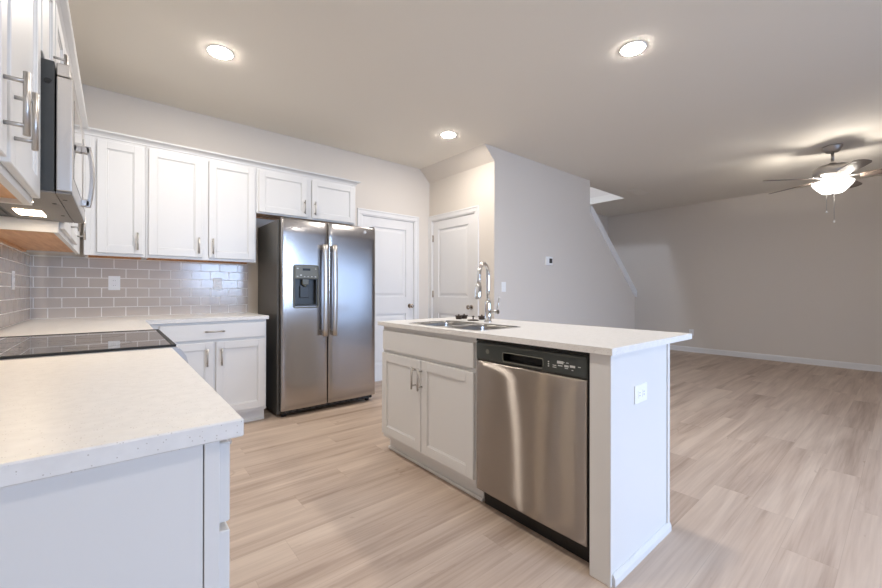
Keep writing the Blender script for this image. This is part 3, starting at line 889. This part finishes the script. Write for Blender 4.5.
strainer(2.040, 2.225, 'small dark sink strainer lying farthest from the faucet', 'cup')
strainer(2.107, 2.236, 'small dark sink strainer between the far strainer and the flat stopper', 'cup')
strainer(2.015, 2.042, 'flat dark sink stopper with an upright stem knob', 'flat')
strainer(2.136, 2.072, 'small dark strainer lying closest to the faucet base', 'cup')

# ------------------------------------------------------------------ tiles
bs = thing('tile_backsplash', 'glossy grey subway tile backsplash around the kitchen corner', 'backsplash', (0.2, YB - 0.006, CT))
TP, TW, GR = 0.0792, 0.155, 0.0056
b = MB()
b.box((XL + 0.0005, YB - 0.0054, CT), (1.016, YB - 0.0004, UZ0 - 0.0005)); b.box((XL + 0.0004, 0.72, CT), (XL + 0.0054, YB - 0.0054, UZ0 - 0.0005))
b.build('grout', M['grout'], bs)
tb = MB()


def tile_box(T, u0, u1, v0, v1):
    # slightly tilted pillow tile
    q = bmesh.new(); bmesh.ops.create_cube(q, size=1)
    tl, tv = random.uniform(-1, 1) * 0.00022, random.uniform(-1, 1) * 0.00015
    for v in q.verts:
        w_ = 0.0066 if v.co.z > 0 else 0.003
        if v.co.z > 0: w_ += tl * v.co.x * 2 + tv * v.co.y * 2
        v.co = Vector(((u0 + u1) / 2 + v.co.x * (u1 - u0), (v0 + v1) / 2 + v.co.y * (v1 - v0), w_))
    bmesh.ops.bevel(q, geom=[e for e in q.edges if all(v.co.z > 0.0055 for v in e.verts)], offset=0.0010, segments=2, affect='EDGES')
    tb._merge(q)


def run(T, u0, u1, phase, rows, v0=CT, hi=UZ0):
    tb.T = T
    for r in range(rows):
        z0_ = v0 + r * TP + GR / 2; z1_ = min(v0 + (r + 1) * TP - GR / 2, hi)
        if z1_ - z0_ < 0.01: continue
        u = u0 + (phase if r % 2 == 0 else phase - TW / 2) - TW
        while u < u1:
            a, e2 = max(u + GR / 2, u0), min(u + TW - GR / 2, u1)
            if e2 - a > 0.008: tile_box(T, a, e2, z0_, z1_)
            u += TW


Tw = face_ny(YB); Tx = face_px(XL)
run(Tw, XL + 0.008, 1.016, 0.091, 7, hi=UZ0 - 0.001)
run(Tx, 0.72, YB - 0.009, 0.115, 7, hi=UZ0 - 0.001)
tb.T = ID
tb.build('tile_field', M['tile'], bs)


# ------------------------------------------------------------------ outlets, switches
def outlet(label, T, u, v, horizontal=False, kind='duplex', w_=0.076, h_=0.116, base=0.0, group='white outlet plates'):
    nm = 'wall_outlet' if kind == 'duplex' else 'light_switch'
    t = thing(nm, label, 'outlet' if kind == 'duplex' else 'switch', T(u, v, base), group if kind == 'duplex' else None)
    if horizontal: w_, h_ = h_, w_
    b = MB(T); b.box((u - w_ / 2, v - h_ / 2, base), (u + w_ / 2, v + h_ / 2, base + 0.005), 0.0018); b.build('cover_plate', M['white'], t)
    if kind == 'duplex':
        for s in (-0.0205, 0.0205):
            cu, cv = (u + s, v) if horizontal else (u, v + s)
            b = MB(T); a_, c_ = (0.0135, 0.0165) if horizontal else (0.0165, 0.0135)
            b.box((cu - a_, cv - c_, base + 0.004), (cu + a_, cv + c_, base + 0.0075), 0.003); rc = b.build('receptacle', M['white'], t)
            b = MB(T)
            for k in (-0.006, 0.006):
                if horizontal: b.box((cu - 0.004, cv + k - 0.001, base + 0.0074), (cu + 0.004, cv + k + 0.001, base + 0.0079))
                else: b.box((cu + k - 0.001, cv - 0.004, base + 0.0074), (cu + k + 0.001, cv + 0.004, base + 0.0079))
            b.build('slots', M['slot'], rc)
    else:
        b = MB(T); b.box((u - 0.016, v - 0.033, base + 0.004), (u + 0.016, v + 0.033, base + 0.008), 0.002); b.build('rocker', M['white'], t)
    return t


outlet('white outlet on the tiled back wall closer to the corner', Tw, -0.003, 1.190, base=0.0072)
outlet('white outlet on the tiled back wall closer to the fridge', Tw, 0.752, 1.192, base=0.0072)
outlet('white outlet on the tiled left wall beside the corner', Tx, 3.550, 1.190, base=0.0072)
outlet('white sideways outlet on the island end panel', face_ny(0.728), 1.711, 0.697, horizontal=True)
outlet('white outlet low on the far living room wall', face_nx(XF), 2.605, 0.365)
outlet('white light switch on the stair wall', face_ny(YS), 3.48, 1.180, kind='switch')
th = thing('thermostat', 'small white thermostat with dark screen on the stair wall', 'thermostat', (4.36, YS, 1.527))
Ts = face_ny(YS)
b = MB(Ts); b.box((4.285, 1.470, 0), (4.435, 1.585, 0.022), 0.008, 2); b.build('housing', M['white'], th)
b = MB(Ts); b.box((4.355, 1.500, 0.021), (4.420, 1.560, 0.0235), 0.002); b.build('screen', M['slot'], th)

# ------------------------------------------------------------------ refrigerator
FX0, FX1, FY, FZ = 1.120, 2.060, 3.505, 1.775
fr = thing('refrigerator', 'stainless side-by-side refrigerator with ice dispenser between base cabinet and door', 'refrigerator', (1.585, 3.85, 0))
b = MB(); b.box((1.103, FY + 0.075, 0.03), (FX1 - 0.006, YB - 0.035, FZ - 0.012), 0.006, 2); b.build('case', M['side'], fr)
b = MB(); b.box((FX0 + 0.02, FY + 0.062, 0.07), (FX1 - 0.02, FY + 0.078, FZ - 0.02)); b.build('door_gasket', M['gasket'], fr)
Tf = face_ny(FY + 0.065)
XS = 1.548
HU0, HU1, HV0, HV1 = 1.238, 1.436, 0.992, 1.240
d1 = sheet(Tf, FX0, XS - 0.003, 0.064, FZ, 0.052, 0.0, bulge_u=0.004, rnd=0.012, hole=lambda u, v: HU0 < u < HU1 and HV0 < v < HV1, extra_u=(HU0, HU1), extra_v=(HV0, HV1)).build('freezer_door', M['fridge'], fr)
d2 = sheet(Tf, XS + 0.003, FX1, 0.064, FZ, 0.052, 0.0, bulge_u=0.004, rnd=0.012).build('fridge_door', M['fridge'], fr)
# dispenser: control panel, cavity, paddle, tray
b = MB(Tf); b.box((HU0 - 0.006, HV0 - 0.006, 0.004), (HU1 + 0.006, HV1 + 0.006, 0.008)); b.box((HU0 - 0.004, HV0 - 0.004, 0.006), (HU0 + 0.006, HV1, 0.062)); b.box((HU1 - 0.006, HV0 - 0.004, 0.006), (HU1 + 0.004, HV1, 0.062))
b.box((HU0 - 0.004, HV1 - 0.006, 0.006), (HU1 + 0.004, HV1 + 0.004, 0.060)); cav = b.build('dispenser_cavity', M['dispdark'], d1)
b = MB(Tf); b.box((HU0 - 0.008, 1.238, 0.050), (HU1 + 0.008, 1.352, 0.070), 0.006, 2); cp = b.build('dispenser_controls', M['disp'], d1)
b = MB(Tf); b.box((1.300, 1.312, 0.069), (1.370, 1.332, 0.0712)); b.build('display', M['black'], cp)
b = MB(Tf)
for (u, v, s) in ((1.255, 1.330, 0.014), (1.420, 1.330, 0.009), (1.285, 1.270, 0.016), (1.254, 1.258, 0.012), (1.318, 1.258, 0.010), (1.350, 1.258, 0.010), (1.384, 1.258, 0.010), (1.418, 1.258, 0.012)):
    b = MB(Tf); b.box((u - s / 2, v - s / 3, 0.069), (u + s / 2, v + s / 3, 0.0714)); b.build('button', M['mark'], cp)
b = MB(Tf); b.box((1.305, 1.185, 0.010), (1.365, 1.240, 0.050), 0.006, 2); b.cyl((1.335, 1.195, 0.03), (1.335, 1.165, 0.03), 0.016, 0.011, n=16); b.build('spout', M['disp'], cav)
b = MB(Tf); b.box((1.292, 1.065, 0.012), (1.378, 1.175, 0.024), 0.006, 2); b.build('paddle', M['dispdark'], cav)
b = MB(Tf); b.box((HU0 + 0.005, HV0 - 0.002, 0.008), (HU1 - 0.005, HV0 + 0.014, 0.068), 0.003)
for k in range(9): b.box((HU0 + 0.02 + k * 0.019, HV0 + 0.013, 0.015), (HU0 + 0.025 + k * 0.019, HV0 + 0.016, 0.060))
b.build('drip_tray', M['dispdark'], cav)
b = MB(Tf); P = rrect(HU0 - 0.013, HU1 + 0.013, HV0 - 0.014, 1.360, 0.016, 5); b.tube([(p[0], p[1], 0.0605) for p in P + P[:1]], 0.006, n=8, cap=False); b.build('dispenser_bezel', M['disp'], d1)


def fridge_handle(u, parent):
    b = MB(Tf); n_ = 14; v0, v1 = 0.708, 1.562
    for i in range(1):
        q = bmesh.new(); rings = []
        prof = [(0.022, 0.0), (0.021, 0.008), (0.014, 0.013), (0.0, 0.0145), (-0.014, 0.013), (-0.021, 0.008), (-0.022, 0.0), (-0.016, -0.007), (0.016, -0.007)]
        for k in range(n_ + 1):
            t_ = k / n_; v = v0 + (v1 - v0) * t_; w_ = 0.108 + 0.014 * (1 - (2 * t_ - 1) ** 2)
            rings.append([q.verts.new((u + p[0], v, w_ + p[1])) for p in prof])
        for A, B in zip(rings, rings[1:]):
            for j in range(len(prof)): q.faces.new((A[j], A[(j + 1) % len(prof)], B[(j + 1) % len(prof)], B[j]))
        q.faces.new(rings[0]); q.faces.new(rings[-1][::-1])
        b._merge(q, True)
    for v in (v0 + 0.025, v1 - 0.025): b.box((u - 0.013, v - 0.022, 0.055), (u + 0.013, v + 0.022, 0.112), 0.004, 2)
    b.build('handle', M['steel2'], parent)


fridge_handle(1.497, d1); fridge_handle(1.590, d2)
b = MB(Tf); b.cyl((1.936, 1.722, 0.052), (1.936, 1.722, 0.0625), 0.014, n=24); bd = b.build('badge', M['white'], d2)
b = MB(Tf); P = [(1.936 + 0.0105 * math.cos(2 * PI * i / 24), 1.722 + 0.0105 * math.sin(2 * PI * i / 24), 0.0628) for i in range(25)]
b.tube(P, 0.0008, n=6, cap=False)
for s in (-1, 1):
    b.tube([(1.936 + s * 0.004 + 0.0028 * math.cos(a * 0.5) * s, 1.722 + 0.004 * math.sin(a * 0.5), 0.0628) for a in range(0, 11)], 0.0007, n=6)
b.build('badge_script', M['slot'], bd)
b = MB(); b.box((FX0 + 0.012, FY + 0.062, 0.028), (FX1 - 0.012, FY + 0.11, 0.062)); gr = b.build('toe_grille', M['black'], fr)
b = MB()
for k in range(14):
    b = MB(); b.box((FX0 + 0.05 + k * 0.060, FY + 0.058, 0.036), (FX0 + 0.085 + k * 0.060, FY + 0.063, 0.056)); b.build('grille_slot', M['mwside'], gr)
for x_ in (FX0 + 0.05, FX1 - 0.05):
    for y_ in (FY + 0.10, YB - 0.12):
        b = MB(); b.cyl((x_, y_, 0.0), (x_, y_, 0.032), 0.022, n=16); b.build('foot', M['black'], fr)
for x_ in (FX0 + 0.03, FX1 - 0.05):
    b = MB(); b.box((x_, FY + 0.03, FZ - 0.004), (x_ + 0.05, FY + 0.16, FZ + 0.012), 0.004, 2); b.build('hinge_cover', M['mwside'], fr)

# ------------------------------------------------------------------ range
rg = thing('range', 'black glass cooktop range between the left countertops', 'stove', (-0.14, 2.155, 0))
RY0, RY1 = 1.776, 2.536
b = MB(); b.box((XL + 0.012, RY0 + 0.003, 0.05), (0.150, RY1 - 0.003, 0.900)); b.build('oven_body', M['mwside'], rg)
b = MB(); b.box((XL + 0.012, RY0 - 0.0, 0.9145), (0.178, RY1, 0.9225), 0.003, 2); ck = b.build('cooktop', M['blackgloss'], rg)
b = MB()
for (x_, y_, r_) in ((-0.05, 1.98, 0.105), (-0.05, 2.33, 0.085), (-0.31, 1.98, 0.075), (-0.31, 2.33, 0.09), (-0.18, 2.155, 0.05)):
    for rr in (r_, r_ - 0.004): b.tube([(x_ + rr * math.cos(2 * PI * i / 40), y_ + rr * math.sin(2 * PI * i / 40), 0.9222) for i in range(41)], 0.0006, n=6, cap=False)
b.build('burner_rings', M['ring'], ck)
b = MB(); b.box((XL + 0.012, RY0 + 0.0015, 0.8995), (0.178, RY1 - 0.0015, 0.9145)); b.build('cooktop_frame', M['steel2'], rg)
Tg = face_px(0.150)
b = MB(); b.prism([(0.150, 0.80), (0.196, 0.80), (0.214, 0.826), (0.218, 0.850), (0.212, 0.876), (0.196, 0.902), (0.178, 0.912), (0.150, 0.912)], RY0, RY1, axis=1); fp = b.build('control_panel', M['steel2'], rg)
b = MB(); b.box((0.2165, RY0 + 0.12, 0.838), (0.2195, RY1 - 0.12, 0.862), 0.001); b.build('touch_strip', M['blackgloss'], fp)
b = MB()
for (x0_, x1_, y0_, y1_) in ((XL + 0.012, 0.1795, RY0 - 0.0005, RY0 + 0.011), (XL + 0.012, 0.1795, RY1 - 0.008, RY1 + 0.0005), (0.164, 0.1795, RY0 + 0.011, RY1 - 0.008)):
    b.box((x0_, y0_, 0.916), (x1_, y1_, 0.9245), 0.0015)
b.build('cooktop_rim', M['gasket'], ck)
b = MB(Tg); b.box((RY0 + 0.004, 0.235, 0.0), (RY1 - 0.004, 0.795, 0.040), 0.006, 2); od = b.build('oven_door', M['steel2'], rg)
b = MB(Tg); b.box((RY0 + 0.12, 0.34, 0.039), (RY1 - 0.12, 0.66, 0.042)); b.build('oven_window', M['blackgloss'], od)
b = MB(Tg); b.cyl((RY0 + 0.05, 0.745, 0.085), (RY1 - 0.05, 0.745, 0.085), 0.012, n=14)
for y_ in (RY0 + 0.08, RY1 - 0.08): b.cyl((y_, 0.745, 0.038), (y_, 0.745, 0.085), 0.009, n=10)
b.build('handle', M['steel2'], od)
b = MB(Tg); b.box((RY0 + 0.004, 0.06, 0.0), (RY1 - 0.004, 0.225, 0.036), 0.005, 2); b.build('storage_drawer', M['steel2'], rg)
for x_ in (XL + 0.06, 0.10):
    for y_ in (RY0 + 0.05, RY1 - 0.05):
        b = MB(); b.cyl((x_, y_, 0.0), (x_, y_, 0.052), 0.018, n=12); b.build('foot', M['black'], rg)

# ------------------------------------------------------------------ over-the-range microwave
mw = thing('microwave', 'stainless over-the-range microwave with lit hood lamp above the cooktop', 'microwave', (-0.30, 2.145, 1.448))
MY0, MY1, MZ0, MZ1 = 1.777, 2.513, 1.448, 1.872
b = MB(); b.box((XL + 0.003, MY0, MZ0), (-0.152, MY1, MZ1), 0.002); b.build('case', M['mwside'], mw)
Tm = face_px(-0.152)
md = MB(Tm); md.box((MY0, MZ0 + 0.004, 0.004), (2.295, MZ1 - 0.045, 0.043), 0.004, 2); md = md.build('door', M['steel2'], mw)
b = MB(Tm); b.box((MY0 + 0.055, MZ0 + 0.06, 0.0425), (2.225, MZ1 - 0.095, 0.0445)); b.build('door_window', M['blackgloss'], md)
b = MB(Tm); hu = 2.215
b.box((hu - 0.013, MZ0 + 0.030, 0.042), (hu + 0.013, MZ0 + 0.060, 0.072), 0.004, 2); b.box((hu - 0.013, MZ1 - 0.172, 0.042), (hu + 0.013, MZ1 - 0.142, 0.072), 0.004, 2)
q = bmesh.new(); rings = []
for k in range(13):
    t_ = k / 12; v = MZ0 + 0.03 + (MZ1 - 0.142 - MZ0 - 0.03) * t_; w_ = 0.058 + 0.012 * (1 - (2 * t_ - 1) ** 2)
    rings.append([q.verts.new((hu + a_, v, w_ + c_)) for a_, c_ in ((-0.013, 0), (0.013, 0), (0.013, 0.012), (0.006, 0.016), (-0.006, 0.016), (-0.013, 0.012))])
for A, B in zip(rings, rings[1:]):
    for j in range(6): q.faces.new((A[j], A[(j + 1) % 6], B[(j + 1) % 6], B[j]))
q.faces.new(rings[0]); q.faces.new(rings[-1][::-1]); b._merge(q)
b.build('handle', M['steel2'], md)
b = MB(Tm); b.box((2.299, MZ0 + 0.004, 0.004), (MY1, MZ1 - 0.045, 0.043), 0.004, 2); cp = b.build('control_panel', M['steel2'], mw)
b = MB(Tm); b.box((2.325, MZ0 + 0.05, 0.0425), (MY1 - 0.025, MZ1 - 0.08, 0.0445)); b.build('keypad', M['blackgloss'], cp)
b = MB(Tm); b.box((MY0, MZ1 - 0.042, 0.004), (MY1, MZ1 - 0.001, 0.038), 0.003)
for k in range(24): b.box((MY0 + 0.03 + k * 0.028, MZ1 - 0.030, 0.037), (MY0 + 0.048 + k * 0.028, MZ1 - 0.012, 0.040))
b.build('vent_grille', M['steel2'], mw)
b = MB(); b.box((-0.33, MY0 + 0.002, MZ0 - 0.004), (-0.150, MY1 - 0.002, MZ0 + 0.001)); b.box((-0.148, MY0 + 0.002, MZ0 - 0.004), (-0.1095, MY1 - 0.002, MZ0 + 0.003)); ub = b.build('bottom_plate', mat('grey_hood_steel', (128, 124, 120), 0.42, 0.8), mw)
for y_ in (1.86, 2.22):
    b = MB(); b.box((-0.305, y_, MZ0 - 0.0055), (-0.225, y_ + 0.15, MZ0 - 0.004)); b.build('hood_lamp', M['mwlamp'], ub)
for y_ in (1.90, 2.30):
    b = MB(); b.box((-0.47, y_ - 0.10, MZ0 - 0.005), (-0.345, y_ + 0.12, MZ0 - 0.001)); b.build('grease_filter', M['side'], mw)
b = MB()
for (x_, y_) in ((-0.17, 2.00), (-0.17, 2.30), (-0.135, 1.90)): b.cyl((x_, y_, MZ0 - 0.0055), (x_, y_, MZ0 - 0.0035), 0.006, n=12)
b.build('screw', M['black'], ub)
b = MB(face_ny(MY0))
b.cyl((-0.163, 1.805, 0.0), (-0.163, 1.805, 0.003), 0.006, n=14); b.cyl((-0.168, 1.803, 0.0), (-0.168, 1.803, 0.002), 0.009, n=14); b.build('side_screw', M['black'], mw)


# ------------------------------------------------------------------ recessed ceiling lights
def can(x, y, label, k=1.0):
    t = thing('ceiling_light', label, 'ceiling light', (x, y, H), 'recessed ceiling lights')
    b = MB(); b.lathe([(0.070, 0.0), (0.084, 0.0), (0.085, -0.002), (0.081, -0.004), (0.074, -0.005), (0.071, -0.003), (0.070, 0.0)], (x, y, H), 40); b.build('trim_ring', M['white'], t)
    b = MB(); b.lathe([(0.0, -0.0085), (0.045, -0.0084), (0.066, -0.008), (0.0700, -0.0068), (0.0705, -0.0052), (0.0, -0.0052)], (x, y, H), 32); b.build('lens', emis('lit_diffuser', CAN_COL, CAN_L * k), t)


can(0.555, 3.045, 'round recessed light above the kitchen corner, left of the other two', 1.3)
can(2.690, 1.195, 'round recessed light above the island, largest of the three', 1.05)
can(2.690, 3.100, 'round recessed light in front of the sloped soffit', 1.05)
can(0.555, 1.195, 'round recessed light above the near countertop', 0.68)
can(0.555, -0.700, 'round recessed light behind the viewer on the left', 0.75)
can(2.690, -0.700, 'round recessed light behind the viewer on the right', 0.6)

# ceiling vent and smoke detector-like plate by the stairs
vt = thing('ceiling_vent', 'rectangular ceiling vent near the stair opening', 'vent', (6.62, 2.86, H))
b = MB(); b.box((6.40, 2.76, H - 0.008), (6.85, 2.96, H), 0.003); b.build('frame', M['ceil'], vt)
b = MB()
for k in range(7): b.box((6.43, 2.782 + k * 0.024, H - 0.012), (6.82, 2.793 + k * 0.024, H - 0.007))
b.build('louvres', M['ceil'], vt)

# ------------------------------------------------------------------ ceiling fan
gx, gy = 6.22, 0.545
fn = thing('ceiling_fan', 'five-blade ceiling fan with lit glass bowl and pull chains', 'ceiling fan', (gx, gy, H))
b = MB(); b.lathe([(0.0, 0.0), (0.085, 0.0), (0.085, -0.012), (0.060, -0.060), (0.045, -0.072), (0.0, -0.074)], (gx, gy, H)); b.build('canopy', M['nickel'], fn)
b = MB(); b.cyl((gx, gy, H - 0.07), (gx, gy, H - 0.17), 0.014, n=14); b.build('downrod', M['nickel'], fn)
ZB = 2.40
b = MB(); b.lathe([(0.0, 0.185), (0.03, 0.185), (0.045, 0.165), (0.135, 0.150), (0.165, 0.120), (0.165, 0.055), (0.140, 0.030), (0.10, 0.022), (0.0, 0.020)], (gx, gy, ZB)); b.build('motor_housing', M['nickel'], fn)
b = MB(); b.lathe([(0.0, 0.02), (0.070, 0.02), (0.070, -0.035), (0.060, -0.045), (0.0, -0.045)], (gx, gy, ZB)); b.build('light_fitter', M['nickel'], fn)
b = MB(); b.lathe([(0.172, -0.030), (0.176, -0.038), (0.160, -0.070), (0.128, -0.110), (0.098, -0.142), (0.085, -0.152), (0.0, -0.158), (0.0, -0.152), (0.080, -0.147), (0.123, -0.106), (0.155, -0.068), (0.169, -0.038), (0.172, -0.030)], (gx, gy, ZB), 40); b.build('glass_bowl', M['bowl'], fn)
b = MB(); b.lathe([(0.0, -0.157), (0.012, -0.157), (0.012, -0.168), (0.006, -0.180), (0.0, -0.182)], (gx, gy, ZB), 16); b.build('finial', M['nickel'], fn)
for k in range(5):
    a = math.radians(60 + 72 * k); ca, sa = math.cos(a), math.sin(a)
    tilt = math.radians(-12)
    def rad(u, v, w_):   # u along the blade, v across, w up
        v2, w2 = v * math.cos(tilt) - w_ * math.sin(tilt), v * math.sin(tilt) + w_ * math.cos(tilt)
        return (gx + u * ca - v2 * sa, gy + u * sa + v2 * ca, ZB + 0.012 + w2)
    out = [(0.215, -0.045), (0.30, -0.060), (0.50, -0.070), (0.64, -0.068), (0.685, -0.050), (0.70, -0.015), (0.70, 0.015), (0.685, 0.050), (0.64, 0.068), (0.50, 0.070), (0.30, 0.060), (0.215, 0.045)]
    b = MB(rad); b.prism(out, -0.003, 0.003, axis=2); bl = b.build('blade', M['blade'], fn)
    b = MB(rad); b.prism([(0.10, -0.020), (0.20, -0.018), (0.27, -0.035), (0.29, 0.0), (0.27, 0.035), (0.20, 0.018), (0.10, 0.020)], 0.0035, 0.009, axis=2); b.build('blade_bracket', M['nickel'], bl)
for (dx, dy, ln) in ((-0.03, 0.045, 0.20), (0.03, -0.01, 0.31)):
    b = MB(); x_, y_ = gx + dx, gy + dy; z1 = ZB - 0.150
    n_ = int(ln / 0.006)
    b.cyl((x_, y_, z1), (x_, y_, z1 - ln), 0.0026, n=8)
    for i in range(0, n_, 2): b.lathe([(0.0, 0.0034), (0.0034, 0.0), (0.0, -0.0034)], (x_, y_, z1 - i * 0.006), 6)
    ch = b.build('pull_chain', M['nickel'], fn)
    b = MB(); b.lathe([(0.0, 0.0), (0.005, -0.003), (0.009, -0.016), (0.008, -0.024), (0.0, -0.028)], (x_, y_, z1 - ln), 14); b.build('chain_fob', M['white'], ch)
for k in range(3):
    a = math.radians(20 + 120 * k)
    l = bpy.data.lights.new('fan_bulb', 'POINT'); l.energy = FAN_W; l.color = (1.0, 0.93, 0.84); l.shadow_soft_size = 0.025
    o = bpy.data.objects.new('fan_bulb', l); COL.objects.link(o); o.parent = fn
    o.location = (0.125 * math.cos(a), 0.125 * math.sin(a), ZB - 0.045 - H)
